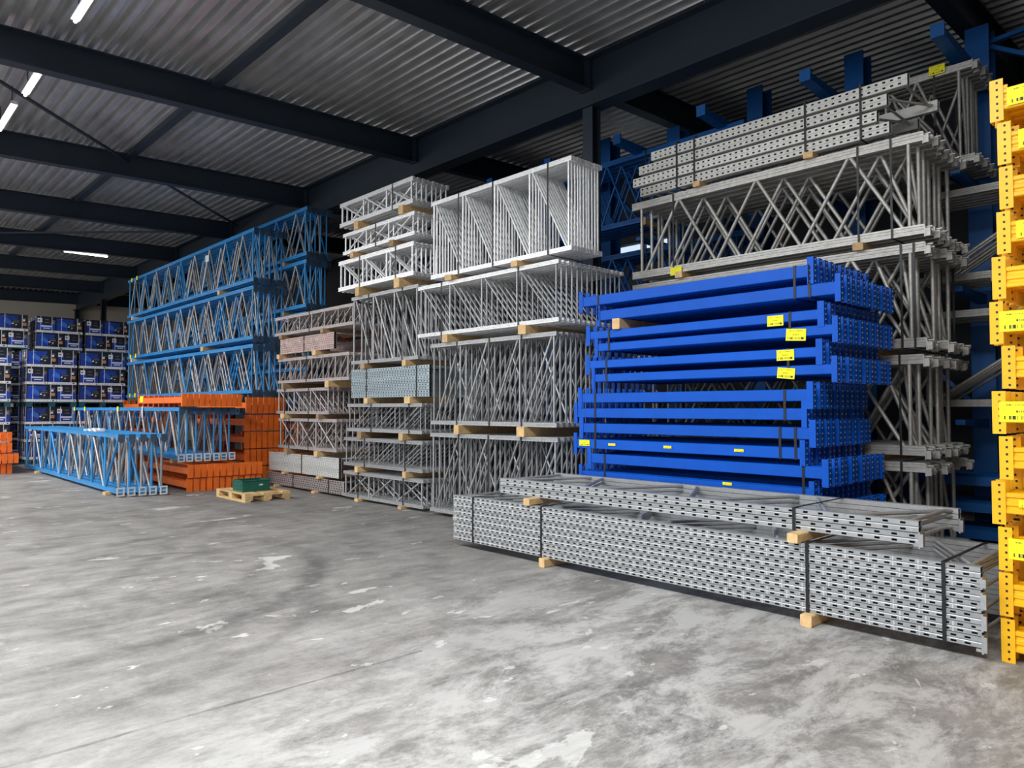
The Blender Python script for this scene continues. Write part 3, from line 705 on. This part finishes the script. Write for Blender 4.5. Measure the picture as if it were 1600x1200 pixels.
# ================================================================== CANTILEVER RACK BEHIND
RB = 'rackblue'
rk = empty('cantilever_rack', (-2.55, 10.4, 0), 'tall blue cantilever rack with arms reaching forward under the roof behind the bundles', 'rack')
for i in range(6):
    x = -1.5*i+1.5*(0)
    def colm():
        mb = MB(); w, d, t = .26, .30, .02
        mb.ext([(-w/2, 0), (w/2, 0), (w/2, t), (t/2, t), (t/2, d-t), (w/2, d-t), (w/2, d), (-w/2, d), (-w/2, d-t), (-t/2, d-t), (-t/2, t), (-w/2, t)], 0, 6.39, 'z')
        return mb.fixed('rack_column', RB)
    c = put('rack_column', cached('rackcol', colm), rk, (x, 0, 0), sc=(1, 1, 1 if i in (0, 3) else 1.033))
    def armm():
        mb = MB(); n = 0; w = .07
        # tapered arm from column (y=0) towards the viewer, nose plate at the tip
        v = [(-w, 0, -.09), (w, 0, -.09), (w, 0, .09), (-w, 0, .09), (-w, -1.5, .03), (w, -1.5, .03), (w, -1.5, .11), (-w, -1.5, .11)]
        mb.v = v; mb.f = [(0, 1, 2, 3), (7, 6, 5, 4), (0, 4, 5, 1), (1, 5, 6, 2), (2, 6, 7, 3), (3, 7, 4, 0)]; mb.m = [0]*6
        mb.box((-w, -1.53, .02), (w, -1.5, .17))
        return mb.fixed('arm', RB)
    put('arm', cached('arm', armm), rk, (x, 0, 5.70))
    for z in (4.33, 2.98, 1.45):
        def armm2():
            mb = MB(); w = .05
            mb.v = [(-w, 0, -.09), (w, 0, -.09), (w, 0, .02), (-w, 0, .02), (-w, -.98, -.04), (w, -.98, -.04), (w, -.98, .02), (-w, -.98, .02)]; mb.f = [(0, 1, 2, 3), (7, 6, 5, 4), (0, 4, 5, 1), (1, 5, 6, 2), (2, 6, 7, 3), (3, 7, 4, 0)]; mb.m = [0]*6
            return mb.fixed('arm', RB)
        put('arm', cached('arm2', armm2), rk, (x, 0, z))
    mb = MB(); mb.box((x-.15, -1.0, 0), (x+.15, .35, .03)); put('base', mb.mesh('base', RB), rk)
c = put('rack_column', CACHE['rackcol'], rk, (1.5, 0, 0)); put('arm', CACHE['arm'], rk, (1.5, 0, 5.70))
for z in (4.33, 2.98, 1.45): put('arm', CACHE['arm2'], rk, (1.5, 0, z))
for p, q in (((.1, .15, 6.15), (1.4, .15, 5.35)), ((.1, .15, 6.2), (1.4, .15, 6.3)), ((-1.4, .15, 3.0), (-.1, .15, 1.6)), ((.1, .15, 5.2), (1.4, .15, 5.25)), ((-5.9, .15, 5.6), (-4.6, .15, 4.2)), ((-4.4, .15, 5.6), (-3.1, .15, 4.2))):
    mb = MB(); mb.bar(p, q, .07, .05); put('rack_brace', mb.mesh('rack_brace', RB), rk)
YC = 9.42
fb = dict(ph=.08, pw=.055, bw=.036, jit=.03)
bundle('upper blue truss bundle on the rack between the silver and the grey tower', -9.3, -5.2, 4.58, 5.72, YC, 5, .15, ('W',), 4, 'rackblue', 'rackblue', straps=(-6.9,), offs=(0, .2, .4, .1), **fb)
bundle('blue truss frame bundle on the rack below the upper blue one, above the blue beams', -9.3, -5.2, 3.06, 4.14, YC, 5, .15, ('W',), 4, 'rackblue', 'rackblue', straps=(-6.9,), offs=(.1, .3, 0, .2), **fb)
bundle('grey frame bundle high on the rack behind the perforated pack with a yellow label', -5.1, -2.36, 4.42, 5.58, YC, 7, .13, ('W', 'N'), 3, 'galv_warm', 'galv_warm', straps=(-2.75,), foot=('claw', 'claw'), offs=(0, .2, .4, .1), **fb)
o = sticker(None, -2.80, YC-.012, 5.52, .17, .11, 'barcode'); tag(o, 'yellow barcode label at the top right corner of the highest grey bundle', 'label')
bundle('grey frame bundle with steep parallel slopes between the grey tower and the yellow beams, upper', -2.95, .3, 3.06, 4.12, YC, 6, .13, ('I',), 2, 'galv_warm', 'galv_warm', foot=None, **fb)
bundle('grey frame bundle with steep parallel slopes between the grey tower and the yellow beams, lower', -2.95, .3, 1.62, 2.72, YC, 6, .13, ('I',), 2, 'galv_warm', 'galv_warm', foot=None, **fb)
for x, z0, z1, l in ((-6.9, 4.50, 4.62, 'batten under the upper blue truss bundle on the rack'), (-2.15, 3.0, 3.06, 'batten under the upper steep grey bundle beside the yellow beams'), (-2.15, 1.47, 1.62, 'batten under the lower steep grey bundle beside the yellow beams')):
    batten(x, YC-.08, YC+.8, z0, z1, l)
for k, z in enumerate((.12, .42, .72)):
    for i in range(6):
        add_beam(None, -3.2+.06*(k % 2), 9.5+.13*i, z, 2.0, .11, .05, 'rackblue', 'box', .27, 'load_beam', top=('dark blue load beam lying low behind the grey tower, %s layer' % ['lowest', 'middle', 'top'][k], 'dark blue load beams low behind the grey tower'))

# ================================================================== SKY BLUE FRAMES AT THE LEFT
SB = dict(ph=.075, pw=.06, bw=.036, foot=('shield', 'shield'))
mix = ('skyblue', 'galv', 'galv_warm', 'galv')
for z0, z1, nm, yn in ((1.93, 3.0, 'lowest', 6), (3.11, 4.28, 'middle', 6), (4.38, 5.55, 'top', 6)):
    t, _ = bundle('long sky blue frame bundle with grey zigzags, %s of the tall stack' % nm, -24.5, -15.3, z0, z1, 6.7, yn, .132, ('W',), 9, 'skyblue', mix, offs=(0, .35, .15, .5, .25), straps=(), jit=.04, vm='skyblue', **SB)
    if nm == 'top': sticker(t, 6.4, -.01, .80, .22, .16, 'white')
    for q in (.4, .9): sticker(t, q, -.012, .0 if nm != 'top' else z1-z0-.1, .12, .12, 'tag')
for z0, z1, x in ((3.0, 3.11, -23.9), (3.0, 3.11, -18.2), (4.28, 4.38, -23.9), (4.28, 4.38, -17.2)):
    batten(x, 6.66, 7.5, z0, z1, 'small batten %s at the %s of the tall sky blue front stack' % ('under the middle bundle' if z0 < 4 else 'under the top bundle', 'left' if x < -20 else 'right'), .12, 'white' if x < -20 else 'wood')
for z0, z1, nm in ((.30, 1.36, 'lowest, hidden behind the front stack'), (1.45, 2.50, 'lowest'), (2.6, 3.7, 'third'), (3.8, 4.84, 'fourth'), (4.93, 6.0, 'topmost')):
    if z0 < 1.0: continue
    bundle('dark shaded blue frame bundle of the stack behind the tall front one, %s' % nm, -23.6, -14.45, z0, z1, 7.5, 5, .125, ('W',), 9, 'skyblue', mix, offs=(.1, .3, 0, .45), straps=(), jit=.04, vm='skyblue', **SB)
for z0, z1, nm in ((0, 2.6, 0), (3.7, 3.8, 1), (4.84, 4.93, 2)):
    if nm:
        for x in (-22, -15.6): batten(x, 7.5, 8.05, z0, z1, 'batten in the rear sky blue stack, %s level, %s end' % ('upper' if nm == 2 else 'lower', 'left' if x < -20 else 'right'))
# orange beam stacks carrying them
def orange_stack(x0, x1, y0, zs, n, pitch, label, group, h=.12, ph=None, jit=.02):
    for k, z in enumerate(zs):
        step = (zs[1]-zs[0]) if len(zs) > 1 else ph
        p_h = ph or step*.94; off = R.uniform(-.05, .05) if k else 0
        for i in range(n):
            add_beam(None, x0+off+R.uniform(-jit, jit)*(i > 0), y0+pitch*i, z+p_h/2-h/2, x1-x0, h, .05, 'orange', 'box', p_h, 'load_beam', px=.055, pw=pitch*.74, tilt=R.uniform(-.03, .03),
                     top=('orange load beam, %s, %s' % ('front one' if i == 0 else 'behind the front one', label[k] if isinstance(label, (list, tuple)) else label), group))
lv = ['floor layer', 'second layer', 'third layer', 'fourth layer', 'fifth layer']
orange_stack(-17.95, -15.25, 6.5, [.0+.372*i for i in range(5)], 7, .13, [q+' under the tall frames, right' for q in lv], 'orange beams under the tall blue frames')
orange_stack(-24.3, -21.6, 6.6, [.0+.372*i for i in range(5)], 4, .16, [q+' under the tall frames, left' for q in lv], 'orange beams at the left under the tall blue frames')
orange_stack(-17.9, -15.2, 7.6, [.0+.345*i for i in range(4)], 4, .16, [q+' of the pile under the rear stack' for q in ('floor layer', 'second layer', 'third layer', 'fourth layer', 'fifth layer', 'sixth layer', 'seventh layer', 'top layer')], 'orange beams under the rear blue stack', jit=.01)
orange_stack(-17.2, -14.5, 5.06, [0., .265], 12, .125, ['floor layer nearest the pallet', 'second layer nearest the pallet'], 'orange beams under the second low blue bundle', ph=.25)
orange_stack(-23.1, -20.4, 5.06, [0., .265], 7, .16, ['floor layer at the left, mostly hidden', 'second layer at the left, mostly hidden'], 'orange beams at the left under the second low blue bundle', ph=.25)
# second low bundle and the orange layer on it
t, _ = bundle('long sky blue frame bundle lying on orange beams behind the foremost low bundle', -23.2, -14.65, .60, 1.62, 4.97, 7, .165, ('W',), 9, 'skyblue', mix, foot=('shield', 'shoe'), offs=(0, .4, .2, .5), ph=.07, pw=.06, bw=.036, jit=.04, vm='skyblue')
sticker(t, 6.25, -.012, .80, .07, .24, 'white')
for q in (.3, 1.4, 4.4): sticker(t, q, -.012, .93, .13, .11, 'tag')
for x in (-22.5, -15.2): batten(x, 5.0, 6.1, .515, .60, 'batten under the %s end of the second low sky blue bundle' % ('left' if x < -20 else 'right'))
for i in range(11):
    o = add_beam(None, -17.15+(R.uniform(-.03, .03) if i else 0), 4.95+.108*i, 1.70, 2.62, .12, .05, 'orange', 'box', .25, 'load_beam', px=.06, pw=.085, tilt=R.uniform(-.03, .03),
                 top=('orange load beam on the low blue bundle, ' + ('front one with a yellow label' if i == 0 else 'behind the front one'), 'orange beams on the second low blue bundle'))
    if i == 0: sticker(o, .1, -.003, .03, .22, .13, 'tag')
# foremost low bundle
t, _ = bundle('foremost low bundle of sky blue frames standing on the floor at the left', -22.9, -14.36, .06, 1.13, 3.83, 5, .17, ('V', 'W', 'V'), 9, 'skyblue', mix, foot=('shield', 'shoe'), offs=(0, .3, .1, .5), shift=.04, ph=.07, pw=.075, bw=.045, jit=.02, vm=None)
mb = MB()
for i in range(7): mb.box((5.6+.13*i, .1+.05*(i % 3), 1.07), (5.76+.13*i, .26+.04*(i % 2), 1.10+.015*(i % 3)))
o = put('crumpled_film', mb.mesh('crumpled_film', 'white'), None, (-22.9, 3.83, .062)); tag(o, 'scrap of crumpled white wrapping lying on top of the foremost low blue bundle', 'wrapping')
for x in (-21.1, -15.0): batten(x, 3.76, 4.6, 0, .06, '%s pale floor batten under the foremost low sky blue bundle' % ('left' if x < -20 else 'right'), .14)
# orange beams cut by the left picture edge
for k, (z, dx, n, ph) in enumerate(((.0, 0, 3, .24), (.26, .12, 5, .24), (.52, 0, 3, .24), (.78, -.05, 3, .24))):
    for i in range(n):
        y = (3.30 if k != 1 else 3.42)-.12*i
        add_beam(None, -24.1+dx+R.uniform(-.04, .04), y-.06, z+ph/2-.06, 2.6, .12, .05, 'orange', 'box', ph, 'load_beam', px=.06, pw=.09, top=('orange load beam with its end plate at the left picture edge, %s layer' % ['floor', 'second', 'third', 'top'][k], 'orange beams at the left picture edge'))

# ================================================================== CARTONS
def art(mb, w, h, wide):
    """printed side of a carton in x (0..w), z (0..h), y = 0 facing -y; materials: 0 black 1 blue 2 light blue 3 white 4 grey 5 tan"""
    def q(x0, z0, x1, z1, m, y=-.0015): mb.poly([(x0*w, y, z0*h), (x1*w, y, z0*h), (x1*w, y, z1*h), (x0*w, y, z1*h)], m)
    q(.0, .01, 1, .15, 3)
    for i, a in enumerate((.12, .2, .3, .42, .5, .58, .68)): q(a, .07, a+.04, .09, 4, -.0025)
    q(.86, .05, .93, .11, 0, -.0025)
    if wide:
        mb.poly([(.02*w, -.0015, .17*h), (.52*w, -.0015, .17*h), (.66*w, -.0015, .9*h), (.02*w, -.0015, .9*h)], 1)
        mb.poly([(.14*w, -.0022, .52*h), (.40*w, -.0022, .34*h), (.48*w, -.0022, .50*h), (.22*w, -.0022, .80*h)], 2)
        q(.42, .24, .74, .64, 0, -.003); q(.46, .50, .70, .58, 4, -.004); q(.44, .40, .50, .48, 3, -.004); q(.56, .36, .62, .41, 3, -.004); q(.48, .62, .68, .66, 4, -.004); q(.54, .28, .60, .33, 4, -.004)
        q(.82, .60, .90, .72, 3, -.003); q(.80, .34, .95, .52, 5, -.003); q(.82, .74, .94, .80, 4, -.003)
        q(.10, .86, .30, .90, 2, -.003)
    else:
        q(.03, .17, .97, .60, 1); q(.03, .62, .28, .88, 3); q(.08, .72, .16, .80, 0, -.003)
        q(.34, .48, .72, .88, 0, -.003); q(.42, .78, .62, .83, 4, -.004); q(.40, .60, .66, .66, 4, -.004)
        q(.78, .56, .97, .80, 4, -.003); q(.80, .60, .88, .70, 5, -.004)
        q(.22, .36, .78, .44, 3, -.003); q(.34, .25, .70, .30, 3, -.003); q(.30, .31, .72, .33, 2, -.003)
CM = ['carton', 'cblue', 'cblue2', 'white', 'cgrey', 'corange']
LW, SW, BH = .74, .51, .50
LB, SB_ = LW-.012, SW-.012
def carton_meshes():
    mb = MB(); mb.box((0, 0, 0), (LB, SB_, BH)); mb.poly([(0, SB_*.48, BH+.001), (LB, SB_*.48, BH+.001), (LB, SB_*.52, BH+.001), (0, SB_*.52, BH+.001)], 4)
    body = mb.mesh('carton', CM)
    a = MB(); art(a, LB, BH, True); b = MB(); art(b, SB_, BH, False)
    return body, a.mesh('printed_side', CM), b.mesh('printed_end', CM)
CB, CA, CE = carton_meshes()
def strap_loops():
    a, b = MB(), MB(); t = .005
    for q in (.20, .80):
        x = LB*q; w = .007
        for y0, y1 in ((-t-.001, 0), (SB_, SB_+t+.001)): a.box((x-w, y0, 0), (x+w, y1, BH+.001))
        y = SB_*q
        for x0, x1 in ((-t-.001, 0), (LB, LB+t+.001)): b.box((x0, y-w, 0), (x1, y+w, BH+.001))
    return a.mesh('strap', 'white_strap'), b.mesh('strap', 'white_strap')
CS1, CS2 = strap_loops()
def carton(x, y, z, rot, label, group):
    """x, y = minimum corner of the footprint; rot: 0 long side along x, 1 long side along y"""
    if rot == 0: o = put('carton', CB, None, (x, y, z))
    else: o = put('carton', CB, None, (x+SB_, y, z), rot=(0, 0, math.pi/2))
    tag(o, label, 'box', group)
    put('strap', CS1, o); put('strap', CS2, o)
    put('printed_side', CA, o, (0, 0, 0)); put('printed_side', CA, o, (LB, SB_, 0), rot=(0, 0, math.pi))
    put('printed_end', CE, o, (LB, 0, 0), rot=(0, 0, math.pi/2)); put('printed_end', CE, o, (0, SB_, 0), rot=(0, 0, -math.pi/2))
    return o
def plastic_pallet(x, y, z, label):
    t = empty('pallet', (x, y, z), label, 'pallet', 'teal pallets under the cartons')
    mb = MB(); mb.box((0, 0, .11), (1.25, 1.25, .14)); put('deck', mb.mesh('deck', 'teal'), t)
    for i in range(3):
        mb = MB()
        for j in range(3): mb.box((i*.55, j*.55, 0), (i*.55+.15, j*.55+.15, .11))
        put('foot_row', mb.mesh('foot_row', 'teal'), t)
    return t
W1 = LW+SW
def carton_stack(xf, y, tiers, where, hidden_below=0):
    z = 0
    for ti, nl in enumerate(tiers):
        if z > hidden_below-.4: pass
        t = plastic_pallet(xf-W1, y, z, 'teal plastic pallet, %s from the floor, %s' % (['first', 'second', 'third'][ti], where)); z += .14
        zt = z
        for l in range(nl):
            lay = '%s layer, %s pallet, %s' % (['bottom', 'second', 'third'][l], ['floor', 'middle', 'top'][ti], where)
            if l % 2 == 0: spots = ((0, 0, 0), (LW, 0, 1), (SW, LW, 0), (0, SW, 1))
            else: spots = ((0, 0, 1), (SW, 0, 0), (LW, SW, 1), (0, LW, 0))
            for (dx, dy, r) in spots:
                dx2 = dx*.997; face = dx+(SW if r else LW) > W1-.02
                side = ('front left' if dy < .3 else 'front right') if face else ('rear left' if dy < .3 else 'rear right')
                carton(xf-W1+dx2+.006+R.uniform(-.004, .004), y+dy, z, r, '%s printed carton, %s' % (side, lay), 'printed cartons on the pallets')
            z += BH+.002
    return z
carton_stack(-24.5, 4.12, (3, 3), 'left near stack')
carton_stack(-24.5, 5.44, (3, 3), 'right near stack')
carton_stack(-24.5, 2.50, (3, 3), 'stack cut by the picture edge')
carton_stack(-26.15, 3.15, (3, 3, 2), 'left of the taller rear stacks')
carton_stack(-26.15, 4.62, (3, 3, 2), 'middle one of the taller rear stacks')
carton_stack(-26.15, 5.96, (3, 3, 2), 'rightmost of the taller rear stacks')

# ================================================================== PALLET AND CRATE
t = empty('wooden_pallet', (-13.37, 5.19, 0), 'pale wooden pallet on the open floor with a green crate on it', 'pallet')
for i in range(5):
    mb = MB(); y = i*.165+.0; w = .14 if i % 2 == 0 else .10; y = min(i*.1675, .80-w) if i < 4 else .82-w
    mb.box((0, y, .122), (1.25, y+w, .144)); put('top_board', mb.mesh('top_board', 'wood'), t)
for i in range(3):
    x = (0, .555, 1.11)[i]
    mb = MB(); mb.box((x, 0, .1), (x+.14, .82, .122)); put('cross_board', mb.mesh('cross_board', 'wood'), t)
    for j in range(3):
        y = (0, .34, .68)[j]
        mb = MB(); mb.box((x, y, .022), (x+.14, y+.14, .1)); put('block', mb.mesh('block', 'wood'), t)
for j in range(3):
    y = (0, .35, .72)[j]
    mb = MB(); mb.box((0, y, 0), (1.25, y+.10, .022)); put('bottom_board', mb.mesh('bottom_board', 'wood'), t)
t = empty('plastic_crate', (-12.83, 5.27, .1445), 'dark green plastic crate standing on the wooden pallet', 'crate')
mb = MB(); a, b, h, w = .41, .5, .18, .02
mb.box((0, 0, 0), (a, b, .02)); mb.box((0, 0, .02), (a, w, h)); mb.box((0, b-w, .02), (a, b, h)); mb.box((0, w, .02), (w, b-w, h)); mb.box((a-w, w, .02), (a, b-w, h))
put('body', mb.mesh('body', 'green'), t)
mb = MB(); mb.box((-.012, -.012, h), (a+.012, .025, h+.018)); mb.box((-.012, b-.025, h), (a+.012, b+.012, h+.018)); mb.box((-.012, .025, h), (.025, b-.025, h+.018)); mb.box((a-.025, .025, h), (a+.012, b-.025, h+.018)); put('rim', mb.mesh('rim', 'green'), t)
for zz in (.05, .11):
    mb = MB(); mb.box((.05, -.01, zz), (a-.05, 0, zz+.02)); mb.box((a, .05, zz), (a+.008, .10, zz+.02)) ; put('rib', mb.mesh('rib', 'green'), t)
mb = MB(); mb.box((a+.001, .30, .10), (a+.003, .37, .115)); mb.box((a+.001, .32, .118), (a+.003, .36, .126)); put('printed_mark', mb.mesh('printed_mark', 'white'), t, )
